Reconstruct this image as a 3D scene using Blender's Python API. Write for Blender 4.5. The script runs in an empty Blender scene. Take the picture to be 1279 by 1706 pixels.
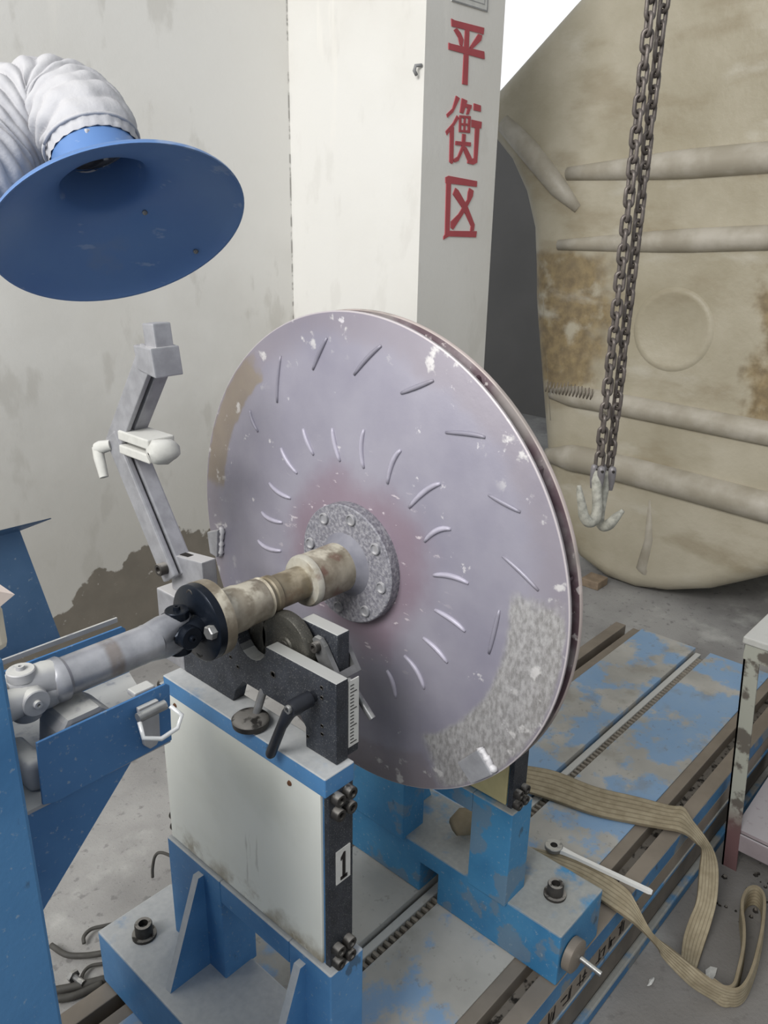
import bpy, bmesh, math, random
from mathutils import Vector, Matrix
random.seed(7)
S = bpy.context.scene
COL = S.collection
# ---------------------------------------------------------------- camera
cam = bpy.data.cameras.new('camera'); camo = bpy.data.objects.new('camera', cam); COL.objects.link(camo)
_r = Vector((0.67409577, -0.73844914, 0.01696355)); _d = Vector((-0.2437169, -0.24404011, -0.93864077)); _f = Vector((0.69727825, 0.62859947, -0.34447894))
camo.matrix_world = Matrix(((_r.x, -_d.x, -_f.x, 0), (_r.y, -_d.y, -_f.y, 0), (_r.z, -_d.z, -_f.z, 1.47), (0, 0, 0, 1)))
cam.sensor_fit = 'HORIZONTAL'; cam.sensor_width = 36; cam.lens = 36 * 1365.53 / 1279; cam.clip_start = 0.02
S.camera = camo
# ---------------------------------------------------------------- world, lights, exposure
W = bpy.data.worlds.new('overcast'); S.world = W; W.use_nodes = True
W.node_tree.nodes['Background'].inputs[0].default_value = (0.90, 0.95, 1.0, 1)
W.node_tree.nodes['Background'].inputs[1].default_value = 0.47
def area(name, loc, target, size, power, col):
    l = bpy.data.lights.new(name, 'AREA'); l.shape = 'RECTANGLE'; l.size, l.size_y = size; l.energy = power; l.color = col
    o = bpy.data.objects.new(name, l); COL.objects.link(o); o.location = loc
    o.rotation_euler = (Vector(target) - Vector(loc)).to_track_quat('-Z', 'Y').to_euler()
area('daylight_door', (-2.6, 0.45, 3.6), (1.0, 0.9, 0.6), (2.6, 2.0), 215, (1.0, 0.99, 0.97))
S.view_settings.view_transform = 'Standard'; S.view_settings.look = 'None'
S.view_settings.gamma = 1; S.view_settings.use_curve_mapping = False; S.view_settings.exposure = 0.14
D={'CHARS':[[[[2.114,1.992],[2.129,1.99],[2.274,1.992],[2.272,1.974],[2.253,1.975],[2.117,1.973]],[[2.181,1.982],[2.201,1.983],[2.205,1.831],[2.179,1.831]],[[2.128,1.965],[2.141,1.972],[2.161,1.962],[2.175,1.947],[2.171,1.928],[2.158,1.933],[2.15,1.949]],[[2.246,1.972],[2.266,1.971],[2.262,1.957],[2.217,1.927],[2.207,1.932]],[[2.106,1.93],[2.117,1.929],[2.28,1.93],[2.284,1.91],[2.267,1.91],[2.107,1.913]]],[[[2.151,1.797],[2.17,1.792],[2.14,1.751],[2.114,1.735],[2.109,1.743],[2.136,1.761]],[[2.159,1.745],[2.17,1.738],[2.143,1.711],[2.115,1.687],[2.108,1.697],[2.142,1.723]],[[2.129,1.71],[2.147,1.712],[2.151,1.613],[2.144,1.609],[2.132,1.614]],[[2.241,1.785],[2.277,1.782],[2.279,1.765],[2.242,1.766]],[[2.234,1.739],[2.286,1.737],[2.285,1.718],[2.235,1.718]],[[2.254,1.72],[2.276,1.719],[2.273,1.619],[2.253,1.612],[2.222,1.615],[2.224,1.625],[2.255,1.631]],[[2.18,1.793],[2.207,1.789],[2.204,1.781],[2.19,1.752],[2.173,1.754]],[[2.193,1.78],[2.23,1.779],[2.229,1.769],[2.193,1.77]],[[2.213,1.774],[2.228,1.773],[2.217,1.752],[2.205,1.751]],[[2.172,1.746],[2.227,1.748],[2.227,1.742],[2.172,1.739]],[[2.173,1.725],[2.228,1.727],[2.228,1.721],[2.172,1.719]],[[2.173,1.706],[2.228,1.708],[2.228,1.701],[2.173,1.7]],[[2.171,1.744],[2.181,1.745],[2.183,1.7],[2.173,1.7]],[[2.217,1.748],[2.228,1.747],[2.228,1.701],[2.216,1.701]],[[2.195,1.747],[2.203,1.747],[2.204,1.701],[2.195,1.701]],[[2.159,1.674],[2.235,1.675],[2.235,1.664],[2.158,1.663]],[[2.19,1.696],[2.207,1.696],[2.205,1.658],[2.19,1.659]],[[2.191,1.663],[2.206,1.662],[2.176,1.619],[2.158,1.614],[2.15,1.622],[2.171,1.631]],[[2.198,1.664],[2.214,1.659],[2.239,1.635],[2.248,1.624],[2.225,1.621],[2.204,1.645]]],[[[2.116,1.57],[2.131,1.575],[2.278,1.565],[2.278,1.548],[2.118,1.554]],[[2.121,1.564],[2.144,1.556],[2.147,1.403],[2.125,1.399]],[[2.118,1.399],[2.135,1.416],[2.291,1.414],[2.288,1.395],[2.144,1.399],[2.118,1.39]],[[2.167,1.542],[2.182,1.536],[2.236,1.487],[2.277,1.434],[2.274,1.416],[2.255,1.414],[2.257,1.43],[2.214,1.478],[2.156,1.523]],[[2.239,1.544],[2.262,1.536],[2.259,1.519],[2.222,1.474],[2.165,1.419],[2.153,1.425],[2.152,1.443],[2.188,1.465],[2.231,1.509],[2.233,1.531]]]],'NOTICE':[[2.112,2.035],[2.285,2.035],[2.277,2.111],[2.107,2.106]],'INNER':[[[0.858,1.174],[0.85,1.157],[0.837,1.139]],[[0.798,1.186],[0.793,1.164],[0.783,1.141]],[[0.737,1.195],[0.742,1.169],[0.737,1.141]],[[0.671,1.18],[0.685,1.16],[0.693,1.129]],[[0.604,1.15],[0.628,1.134],[0.654,1.105]],[[0.584,1.094],[0.606,1.086],[0.626,1.065]],[[0.552,1.029],[0.581,1.03],[0.609,1.022]],[[0.553,0.96],[0.575,0.969],[0.604,0.973]],[[0.579,0.903],[0.598,0.916],[0.622,0.924]],[[0.617,0.846],[0.631,0.869],[0.655,0.883]],[[0.669,0.808],[0.675,0.831],[0.687,0.846]],[[0.908,1.135],[0.894,1.117],[0.873,1.103]],[[0.938,1.073],[0.918,1.063],[0.889,1.06]],[[0.959,1.02],[0.94,1.013],[0.91,1.015]],[[0.971,0.968],[0.949,0.961],[0.915,0.966]]],'OUTER':[[[0.807,1.309],[0.822,1.287],[0.836,1.262]],[[0.708,1.31],[0.732,1.291],[0.756,1.266]],[[0.621,1.278],[0.647,1.266],[0.673,1.254]],[[0.54,1.222],[0.564,1.222],[0.599,1.217]],[[0.484,1.143],[0.507,1.148],[0.53,1.153]],[[0.451,1.053],[0.477,1.069],[0.504,1.081]],[[0.503,1.009],[0.508,0.977],[0.514,0.943]],[[0.903,1.273],[0.911,1.239],[0.914,1.203]],[[0.978,1.181],[0.974,1.166],[0.961,1.15]]],'TANK':[[2.076,1.684],[2.172,1.776],[2.298,1.825],[1.834,2.205],[1.56,2.414],[0.2,2.42],[0.2,0.42],[0.795,0.228],[0.996,0.091],[1.183,0.022],[1.311,-0.005],[1.441,-0.001],[1.585,0.041],[1.707,0.199],[1.773,0.406],[1.817,0.639],[1.911,1.133],[1.937,1.416],[1.989,1.552]],'TANKRIB':[[[1.797,1.617],[1.042,1.657]],[[1.81,1.355],[0.999,1.409]],[[1.787,0.761],[1.542,0.767],[0.886,0.756]],[[1.782,0.494],[1.511,0.511],[0.841,0.491]]],'TANKDIAG':[[2.098,1.811],[1.969,1.707],[1.819,1.569],[1.725,1.491]],'TANKSEAM':[[1.283,0.416],[1.264,0.241],[1.279,0.117],[1.224,0.041]],'TANKCIRC':[[1.283,1.075],[1.118,1.092],[1.305,1.224]],'TANKFLANGE':[[1.881,1.507],[1.85,1.138],[1.767,0.648]],'SLA':[[[1.438,0.833,0.236],[1.47,0.767,0.236],[1.49,0.673,0.232],[1.525,0.592,0.23],[1.549,0.519,0.232],[1.559,0.494,0.236],[1.546,0.467,0.225],[1.547,0.435,0.2],[1.561,0.415,0.165],[1.564,0.4,0.12],[1.534,0.383,0.07],[1.493,0.374,0.035],[1.442,0.367,0.015],[1.373,0.355,0.012]],[[1.37,0.787,0.228],[1.391,0.718,0.227],[1.413,0.63,0.226],[1.449,0.554,0.226],[1.473,0.504,0.228],[1.489,0.474,0.228],[1.504,0.454,0.216],[1.518,0.439,0.195],[1.542,0.435,0.165],[1.535,0.43,0.12],[1.509,0.417,0.065],[1.481,0.416,0.03],[1.439,0.409,0.012],[1.377,0.388,0.01]]],'SLB':[[[1.221,0.675,0.236],[1.243,0.628,0.234],[1.262,0.579,0.232],[1.266,0.528,0.232],[1.258,0.478,0.232],[1.248,0.455,0.225],[1.242,0.428,0.2],[1.253,0.41,0.17],[1.288,0.379,0.125],[1.318,0.346,0.085],[1.33,0.309,0.065],[1.342,0.278,0.06],[1.364,0.264,0.06],[1.418,0.264,0.06],[1.503,0.278,0.06],[1.571,0.294,0.06],[1.628,0.313,0.06],[1.644,0.333,0.06],[1.627,0.346,0.06],[1.59,0.345,0.06],[1.555,0.334,0.06],[1.516,0.316,0.06],[1.464,0.298,0.06],[1.399,0.284,0.06],[1.357,0.278,0.06],[1.339,0.289,0.06],[1.34,0.312,0.06]],[[1.2,0.661,0.226],[1.208,0.606,0.226],[1.207,0.547,0.226],[1.204,0.494,0.226],[1.201,0.456,0.226],[1.213,0.436,0.21],[1.233,0.418,0.18],[1.257,0.399,0.14],[1.273,0.395,0.11],[1.301,0.363,0.06],[1.331,0.334,0.02],[1.352,0.284,0.004],[1.376,0.263,0.003],[1.43,0.263,0.003],[1.511,0.275,0.003],[1.579,0.291,0.003],[1.636,0.31,0.003],[1.652,0.33,0.003],[1.635,0.343,0.003],[1.598,0.342,0.003],[1.563,0.331,0.003],[1.524,0.313,0.003],[1.472,0.295,0.003],[1.407,0.281,0.003],[1.365,0.275,0.003],[1.347,0.286,0.003],[1.348,0.309,0.003]]],'HOOK1':[[1.55,0.783,0.957],[1.543,0.781,0.937],[1.537,0.775,0.915],[1.531,0.768,0.891],[1.525,0.764,0.87],[1.516,0.766,0.857],[1.506,0.772,0.857],[1.501,0.781,0.87],[1.5,0.788,0.894],[1.501,0.795,0.913],[1.502,0.8,0.932]],'HOOK2':[[1.593,0.779,0.948],[1.588,0.782,0.927],[1.58,0.781,0.903],[1.571,0.778,0.879],[1.56,0.774,0.855],[1.555,0.768,0.841],[1.553,0.758,0.836],[1.554,0.746,0.845],[1.558,0.735,0.862],[1.565,0.724,0.879]],'HTOP':[[1.557,0.787,0.976],[1.599,0.783,0.968]],'WR':[[1.247,0.636,0.246],[1.282,0.436,0.224]],'HOODC':[0.65,1.09,1.437],'HOODN':[-0.1018,-0.5939,-0.7981],'DUCT':[[0.6627,1.1642,1.5368],[0.6668,1.188,1.5687],[0.6738,1.245,1.592],[0.6578,1.284,1.601],[0.6198,1.301,1.584],[0.5728,1.299,1.545],[0.5248,1.274,1.49],[0.442,1.264,1.391]],'CABLE1':[[0.507,1.375,0.012],[0.517,1.331,0.012],[0.541,1.302,0.012],[0.563,1.264,0.03],[0.615,1.252,0.01]],'CABLE2':[[0.557,1.331,0.01],[0.564,1.343,0.015],[0.584,1.349,0.015],[0.609,1.336,0.015],[0.638,1.325,0.01]],'CABLE3':[[0.65,1.188,0.218],[0.652,1.188,0.24],[0.655,1.178,0.275],[0.655,1.15,0.3],[0.65,1.08,0.33],[0.63,0.955,0.4]],'CABLE4':[[0.562,1.255,0.01],[0.537,1.271,0.01],[0.515,1.261,0.012],[0.508,1.241,0.01],[0.519,1.214,0.01]],'CABLE5':[[0.46,1.27,0.012],[0.488,1.251,0.012],[0.547,1.217,0.012]],'CABLE6':[[0.455,1.247,0.012],[0.483,1.23,0.012],[0.533,1.216,0.012]]}
# ---------------------------------------------------------------- helpers: materials
def c(r, g, b):
    f = lambda v: (v / 255 / 12.92) if v / 255 <= 0.04045 else ((v / 255 + 0.055) / 1.055) ** 2.4
    return (f(r), f(g), f(b), 1)
class N:
    """tiny node-expression builder"""
    def __init__(s, name):
        s.m = bpy.data.materials.new(name); s.m.use_nodes = True; s.t = s.m.node_tree; s.b = s.t.nodes['Principled BSDF']
        s.geo = s.t.nodes.new('ShaderNodeNewGeometry'); s.pos = s.geo.outputs['Position']
        x = s.t.nodes.new('ShaderNodeSeparateXYZ'); s.t.links.new(s.pos, x.inputs[0]); s.x, s.y, s.z = x.outputs
        n = s.t.nodes.new('ShaderNodeSeparateXYZ'); s.t.links.new(s.geo.outputs['Normal'], n.inputs[0]); s.nx, s.ny, s.nz = n.outputs
    def _in(s, sock, v):
        if isinstance(v, (int, float)): sock.default_value = v
        elif isinstance(v, tuple): sock.default_value = v
        else: s.t.links.new(v, sock)
    def op(s, o, a, b=0.0, cl=False):
        n = s.t.nodes.new('ShaderNodeMath'); n.operation = o; n.use_clamp = cl; s._in(n.inputs[0], a); s._in(n.inputs[1], b); return n.outputs[0]
    def ss(s, v, lo, hi):
        n = s.t.nodes.new('ShaderNodeMapRange'); n.interpolation_type = 'SMOOTHSTEP'; s._in(n.inputs[0], v)
        if lo <= hi: n.inputs[1].default_value, n.inputs[2].default_value = lo, hi
        else:
            n.inputs[1].default_value, n.inputs[2].default_value = hi, lo; n.inputs[3].default_value, n.inputs[4].default_value = 1, 0
        return n.outputs[0]
    def noise(s, scale, detail=4, stretch=None, rough=.55):
        v = s.pos
        if stretch:
            mp = s.t.nodes.new('ShaderNodeMapping'); s.t.links.new(v, mp.inputs[0]); mp.inputs['Scale'].default_value = stretch; v = mp.outputs[0]
        n = s.t.nodes.new('ShaderNodeTexNoise'); s.t.links.new(v, n.inputs['Vector']); n.inputs['Scale'].default_value = scale
        n.inputs['Detail'].default_value = detail; n.inputs['Roughness'].default_value = rough; return n.outputs['Fac']
    def mul(s, *a):
        r = a[0]
        for q in a[1:]: r = s.op('MULTIPLY', r, q)
        return r
    def mx(s, a, b): return s.op('MAXIMUM', a, b)
    def mix(s, f, a, b):
        n = s.t.nodes.new('ShaderNodeMix'); n.data_type = 'RGBA'; s._in(n.inputs[0], f); s._in(n.inputs[6], a); s._in(n.inputs[7], b); return n.outputs[2]
    def done(s, col, rough=.6, metal=0.0, bump=None, dist=.002, strength=.4, spec=.35):
        s._in(s.b.inputs['Base Color'], col); s._in(s.b.inputs['Roughness'], rough); s._in(s.b.inputs['Metallic'], metal)
        s.b.inputs['Specular IOR Level'].default_value = spec
        if bump is not None:
            n = s.t.nodes.new('ShaderNodeBump'); n.inputs['Distance'].default_value = dist; n.inputs['Strength'].default_value = strength
            s.t.links.new(bump, n.inputs['Height']); s.t.links.new(n.outputs[0], s.b.inputs['Normal'])
        return s.m
def simple(name, base, rough=.5, metal=0.0, var=.25, scale=30, dust=0.0, dustcol=(196, 195, 190), speck=0.0):
    """one colour with mottling, dust lying on upward faces, pale specks"""
    m = N(name)
    b = c(*base); dk = tuple(v * (1 - var) for v in b[:3]) + (1,)
    col = m.mix(m.ss(m.noise(scale), .3, .7), dk, b)
    ro = rough
    if dust:
        up = m.mul(m.ss(m.nz, .55, .95), m.ss(m.noise(60, 5), .5 - dust * .5, .62 - dust * .4))
        col = m.mix(up, col, c(*dustcol))
    if speck:
        sp = m.mul(m.ss(m.noise(650, 3), .56, .74), speck)
        col = m.mix(sp, col, c(*dustcol))
    return m.done(col, ro, metal, m.noise(scale * 6), .0006, .3)
M = {}
def blue(name, base, dustcov, patch=.0, d0=(176, 178, 178), d1=(212, 211, 207)):
    m = N(name)
    b = c(*base); b2 = c(base[0] * .78, base[1] * .86, base[2] * .9)
    col = m.mix(m.ss(m.noise(7, 5), .35, .7), b, b2)
    if patch: col = m.mix(m.mul(m.ss(m.noise(11, 6), .56, .60), patch), col, c(128, 128, 122))
    col = m.mix(m.mul(m.ss(m.noise(160, 3), .62, .74), .5), col, c(165, 175, 180))
    col = m.mix(m.mul(m.ss(m.noise(23, 6, (1, 1, .5)), .66, .70), .6), col, c(60, 66, 66))
    up = m.mul(m.ss(m.nz, .12, .4), m.ss(m.noise(14, 6), .62 - dustcov * .5, .72 - dustcov * .4))
    col = m.mix(m.mul(up, .94), col, m.mix(m.noise(90, 4), c(*d0), c(*d1)))
    return m.done(col, .48, 0, m.noise(180, 3), .0006, .35)
M['blue'] = blue('blue_machine_paint', (88, 140, 188), .9)
M['bluefar'] = blue('blue_worn_paint', (72, 136, 178), .62, .45, (136, 137, 132), (168, 167, 161))
M['bluebed'] = blue('blue_bed_paint', (74, 124, 164), .6, .8, (130, 130, 124), (160, 158, 150))
M['bluesheet'] = blue('blue_sheet_paint', (78, 124, 172), .15)
M['bluecover_shaded'] = blue('blue_cover_in_shade', (88, 118, 150), .15)  # greyer copy of the sheet blue, the cover's shade put into its colour
M['bluecol'] = blue('blue_headstock_paint', (78, 128, 174), .3)
m = N('cream_panel'); e = m.noise(5, 5)
edge = m.mul(m.ss(m.op('ADD', m.z, m.mul(m.noise(40, 5), .08)), .615, .555), m.ss(m.noise(24, 5), .40, .56))
col = m.mix(m.ss(e, .4, .7), c(236, 237, 228), c(222, 223, 212)); col = m.mix(m.mul(edge, .8), col, c(128, 108, 70))
col = m.mix(m.mul(m.ss(m.noise(60, 4, (1, 1, .12)), .66, .72), .35), col, c(150, 146, 132))
M['cream'] = m.done(col, .35)
M['cream_old'] = simple('cream_yellowed_panel', (196, 186, 140), .45, 0, .2, 20)
M['black'] = simple('blackened_steel', (64, 67, 74), .45, .3, .35, 40, .9, (192, 192, 188), .38)
M['blackoil'] = simple('black_oiled_flange', (30, 36, 46), .28, .5, .3, 25)
M['plastic'] = simple('black_plastic', (40, 42, 48), .4, 0, .2, 60)
M['bolt'] = simple('dark_bolt_steel', (70, 67, 64), .5, .4, .35, 90, .25, (150, 146, 140))
M['steel'] = simple('grey_steel', (146, 146, 146), .38, .6, .3, 50, .3)
M['rollerface'] = simple('grimy_roller_steel', (84, 82, 76), .5, .5, .3, 60, 0, (150, 146, 132), .6)
M['alu'] = simple('dusty_aluminium', (168, 168, 172), .45, .45, .22, 45, .9, (205, 203, 203))
M['white_dust'] = simple('chalky_dust_block', (192, 191, 185), .85, 0, .12, 50, .5)
m = N('shaft_tube_grey'); col = m.mix(m.ss(m.noise(12, 6), .35, .65), c(136, 137, 142), c(186, 186, 190)); band = m.mul(m.ss(m.x, .375, .382), m.ss(m.x, .398, .392), m.ss(m.noise(40, 5), .35, .6))
col = m.mix(m.mul(band, .6), col, c(128, 112, 98)); M['tube'] = m.done(col, .36, .5, m.noise(70, 4, (.3, 1, 1)), .001, .4)
M['cast'] = simple('dusty_cast_grey', (172, 172, 174), .55, .1, .2, 20, .4)
M['chrome'] = simple('bright_wrench_chrome', (240, 240, 238), .22, .25, .04, 60)
M['rail'] = simple('bare_rail_steel', (146, 136, 124), .45, .25, .22, 9)
M['slot'] = simple('dark_slot_grime', (46, 42, 38), .8, 0, .3, 60, .25, (120, 114, 106))
M['chain'] = simple('worn_chain_steel', (116, 108, 103), .42, .4, .35, 60)
M['hook'] = simple('chalky_hook', (192, 190, 178), .65, 0, .45, 70)
M['hookgrey'] = simple('grey_hook_shank', (140, 136, 138), .5, .3, .2, 60)
M['ink'] = simple('black_ink', (38, 34, 32), .8)
M['red'] = simple('red_stencil_paint', (178, 84, 90), .7, 0, .12, 12)
M['cable'] = simple('grey_cable', (84, 82, 78), .6, 0, .2, 30)
M['foam'] = simple('cream_foam', (214, 206, 188), .9, 0, .15, 40)
M['pinkboard'] = simple('pale_pink_board', (236, 220, 210), .8, 0, .05, 20)
M['wood'] = simple('weathered_wood', (150, 132, 112), .8, 0, .3, 25)
M['bedside'] = simple('grimy_bed_side', (116, 109, 100), .7, 0, .3, 14)
M['rust'] = simple('rusty_brown', (110, 74, 50), .8, 0, .3, 40)
M['paper'] = simple('white_paper', (206, 205, 200), .8, 0, .1, 60)
M['greyline'] = simple('grey_print', (150, 150, 150), .8)
M['shelf'] = simple('dusty_mauve_shelf', (158, 146, 148), .7, 0, .2, 12, .5, (176, 170, 172))
m = N('pale_green_angle_iron'); col = m.mix(m.ss(m.noise(17, 6), .52, .60), c(168, 168, 156), c(104, 98, 90))
col = m.mix(m.ss(m.z, .20, .09), col, c(112, 84, 84)); M['angle'] = m.done(col, .6)
# ---- walls
def wallmat(name, stain):
    m = N(name)
    col = m.mix(m.ss(m.noise(1.3, 5), .35, .7), c(226, 224, 219), c(215, 212, 205))
    col = m.mix(m.mul(m.ss(m.noise(9, 6, (1, 1, .45)), .57, .66), .30 if stain else .12), col, c(172, 167, 157))
    col = m.mix(m.mul(m.ss(m.noise(6, 5, (1.5, 1.5, .2)), .6, .68), .5), col, c(232, 229, 222))
    if stain:
        grime = m.mul(m.ss(m.op('ADD', m.z, m.mul(m.noise(2.5, 5), .9)), 1.9, .8), .55)
        col = m.mix(grime, col, c(150, 146, 137))
        n = s_ = m.t.nodes.new('ShaderNodeMapRange'); m.t.links.new(m.x, n.inputs[0]); n.inputs[1].default_value = .8; n.inputs[2].default_value = 1.8
        r = m.t.nodes.new('ShaderNodeValToRGB'); m.t.links.new(n.outputs[0], r.inputs[0])
        pts = [(.0, .27), (.24, .285), (.30, .37), (.35, .395), (.43, .365), (.49, .415), (.62, .455), (.68, .43), (.77, .40), (1, .45)]
        el = r.color_ramp.elements
        while len(el) < len(pts): el.new(.5)
        for q, (p, v) in zip(el, pts): q.position = p; q.color = (v, v, v, 1)
        h = m.op('ADD', r.outputs[0], m.op('SUBTRACT', m.mul(m.noise(22, 6), .12), .06))
        d = m.op('SUBTRACT', h, m.z)
        damp = m.mul(m.ss(d, -.004, .008), m.ss(m.noise(34, 5), .25, .36))
        col = m.mix(m.mul(damp, .93), col, m.mix(m.noise(14, 5), c(92, 86, 76), c(122, 114, 102)))
        crack = m.mul(m.ss(m.x, 1.994, 1.998), m.ss(m.noise(26, 5), .42, .55))
        col = m.mix(m.mul(crack, .6), col, c(96, 92, 86))
    return m.done(col, .75, 0, m.noise(60, 4), .002, .25)
M['wall'] = wallmat('stained_plaster_wall', True); M['pillar'] = wallmat('white_plaster_pillar', False)
m = N('dark_far_wall'); M['dark'] = m.done(m.mix(m.noise(2, 4), c(112, 110, 108), c(136, 133, 130)), .9)
# ---- concrete floor
m = N('dusty_concrete'); col = m.mix(m.ss(m.noise(3, 6), .3, .7), c(138, 136, 134), c(168, 166, 163))
col = m.mix(m.mul(m.ss(m.noise(38, 6), .58, .68), .55), col, c(108, 106, 106)); col = m.mix(m.mul(m.ss(m.noise(240, 2), .66, .73), .7), col, c(84, 82, 82))
col = m.mix(m.mul(m.ss(m.noise(5, 6), .55, .75), .6), col, c(206, 205, 200))
col = m.mix(m.mul(m.ss(m.op('ADD', m.y, m.mul(m.noise(4, 5), .5)), 1.0, .55), .75), col, c(104, 100, 95))  # floor darker towards low y: dimmer light there painted into the colour
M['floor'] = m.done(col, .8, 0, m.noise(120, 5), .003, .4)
# ---- worn bed plate
m = N('worn_blue_bed_plate')
col = m.mix(m.ss(m.noise(5, 4), .3, .7), c(160, 158, 152), c(186, 183, 176))
pb = m.ss(m.op('ADD', m.noise(6.5, 7, None, .62), m.mul(m.ss(m.x, .95, 1.3), .06)), .52, .60)
col = m.mix(m.mul(pb, .8), col, m.mix(m.noise(30), c(112, 158, 204), c(132, 166, 198)))
col = m.mix(m.mul(m.ss(m.noise(70, 5), .62, .68), .35), col, c(122, 119, 112)); col = m.mix(m.mul(m.ss(m.noise(9, 5), .55, .7), .45), col, c(136, 130, 118))
M['bedplate'] = m.done(col, .55, 0, m.noise(90, 4), .001, .4)
# ---- impeller plate: radius / angle masks about the shaft axis
def discmat(name, front):
    m = N(name)
    a = m.op('MULTIPLY', m.op('SUBTRACT', m.y, .755), -1.0); b = m.op('SUBTRACT', m.z, .998)
    r = m.op('SQRT', m.op('ADD', m.mul(a, a), m.mul(b, b))); th = m.op('ARCTAN2', b, a)
    if not front:
        col = m.mix(m.ss(m.noise(16, 5), .4, .62), c(84, 66, 72), c(124, 116, 118)); col = m.mix(m.mul(m.ss(m.noise(60, 5), .6, .68), .7), col, c(196, 188, 186)); col = m.mix(m.mul(m.ss(r, .3478, .3488), .8), col, c(188, 176, 170)); col = m.mix(m.mul(m.ss(m.noise(8, 4), .5, .62), .6), col, c(122, 116, 110))
        return m.done(col, .5, .1)
    n1 = m.noise(9, 5); n2 = m.noise(45, 6); fine = m.noise(300, 3)
    col = m.mix(m.ss(n1, .3, .7), c(134, 131, 144), c(146, 143, 154))
    col = m.mix(m.mul(m.ss(m.noise(3.2, 6), .45, .7), .35), col, c(160, 158, 168))
    rj = m.op('ADD', r, m.mul(m.op('SUBTRACT', n1, .5), .10))
    col = m.mix(m.mul(m.ss(rj, .165, .095), .6), col, c(128, 104, 114))
    col = m.mix(m.mul(m.ss(rj, .30, .335), .55), col, c(132, 124, 130))
    col = m.mix(m.mul(m.ss(r, .3478, .3486), .7), col, c(196, 188, 188))
    thj = m.op('ADD', th, m.mul(m.op('SUBTRACT', n2, .5), .12)); rk = m.op('ADD', r, m.mul(m.op('SUBTRACT', n2, .5), .012))
    gr = m.mul(m.ss(rk, .262, .272), m.ss(rk, .349, .342), m.ss(thj, .16, .08), m.ss(thj, -1.08, -.98))
    streak = m.noise(230, 6, (1, .8, .4), .65)
    col = m.mix(m.mul(gr, .85), col, m.mix(m.ss(streak, .3, .7), c(128, 126, 122), c(176, 174, 172)))
    low = m.mul(m.ss(rk, .285, .30), m.ss(thj, -1.05, -1.1), m.ss(thj, -2.1, -2.0))
    col = m.mix(m.mul(low, .45), col, c(118, 108, 108))
    br = m.mul(m.ss(rk, .300, .306), m.ss(rk, .349, .343), m.ss(thj, 2.22, 2.3), m.ss(thj, 3.05, 2.98))
    col = m.mix(m.mul(br, .75), col, m.mix(n2, c(122, 108, 92), c(146, 134, 112)))
    col = m.mix(m.mul(m.ss(m.noise(26, 7, None, .65), .645, .69), m.ss(r, .10, .14), .75), col, c(208, 204, 206))
    col = m.mix(m.mul(m.ss(m.noise(34, 7), .6, .68), m.ss(r, .28, .32), .8), col, c(205, 202, 200))
    col = m.mix(m.mul(m.ss(m.noise(70, 6, (1, .6, 1.6)), .64, .69), m.ss(rj, .2, .1), .8), col, c(206, 196, 200))
    rr = m.op('ADD', .42, m.mul(m.op('SUBTRACT', n2, .5), .3))
    return m.done(col, rr, .12, m.op('ADD', m.mul(fine, .3), n2), .0012, .25)
M['disc'] = discmat('lilac_grey_impeller_plate', True); M['discin'] = discmat('maroon_impeller_inside', False)
m = N('dusty_hub_flange'); col = m.mix(m.ss(m.noise(190, 6), .38, .66), c(116, 115, 123), c(150, 149, 154)); M['hub'] = m.done(col, .6, .1, m.noise(170, 5), .003, .8)
m = N('rusty_shaft'); col = m.mix(m.ss(m.noise(22, 5), .35, .65), c(116, 106, 90), c(160, 152, 136)); col = m.mix(m.mul(m.ss(m.noise(16, 6), .56, .64), m.ss(m.x, .6, .64), .8), col, c(112, 82, 72))
col = m.mix(m.mul(m.ss(m.nz, .1, .8), m.ss(m.noise(30, 4), .45, .6), .7), col, c(214, 208, 190))
col = m.mix(m.mul(m.ss(m.x, .607, .612), m.ss(m.x, .673, .669), .65), col, m.mix(m.ss(m.noise(30, 5), .35, .65), c(92, 82, 60), c(132, 118, 92)))
col = m.mix(m.mul(m.ss(m.x, .672, .6735), m.ss(m.x, .6845, .6825), m.ss(m.noise(40, 5), .3, .55), .8), col, c(180, 177, 166)); M['shaft'] = m.done(col, .5, .15, m.noise(60, 5), .002, .5)
m = N('purple_primer_collar'); M['primer'] = m.done(m.mix(m.noise(40, 5), c(92, 93, 104), c(140, 139, 146)), .6)
# ---- fibreglass tank
m = N('fibreglass_tank'); col = m.mix(m.ss(m.noise(2.2, 5), .3, .7), c(162, 153, 131), c(187, 179, 160))
resin = m.mul(m.ss(m.op('ADD', m.z, m.mul(m.noise(7, 4), .12)), .80, .90), m.ss(m.op('ADD', m.z, m.mul(m.noise(7, 4), .1)), 1.40, 1.36), m.mx(m.ss(m.op('ADD', m.y, m.mul(m.noise(5, 4), .3)), 1.66, 1.78), m.ss(m.op('ADD', m.y, m.mul(m.noise(6, 4), .4)), 1.22, 1.14)), m.ss(m.noise(9, 6), .28, .46))
col = m.mix(m.mul(resin, .78), col, m.mix(m.ss(m.noise(24, 6), .3, .7), c(100, 80, 48), c(146, 124, 82)))
col = m.mix(m.mul(m.ss(m.noise(4, 6, (1, .5, 1.3)), .52, .68), .5), col, c(140, 126, 100)); col = m.mix(m.mul(m.ss(m.noise(6, 6, (1, .5, 1.2)), .56, .72), .4), col, c(204, 200, 188))
M['tank'] = m.done(col, .42, 0, m.noise(40, 6), .006, .35)
m = N('fibreglass_rib'); col = m.mix(m.ss(m.noise(8, 5), .35, .7), c(160, 152, 136), c(184, 177, 164)); M['tankrib'] = m.done(col, .45, 0, m.noise(40, 5), .004, .3)
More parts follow.
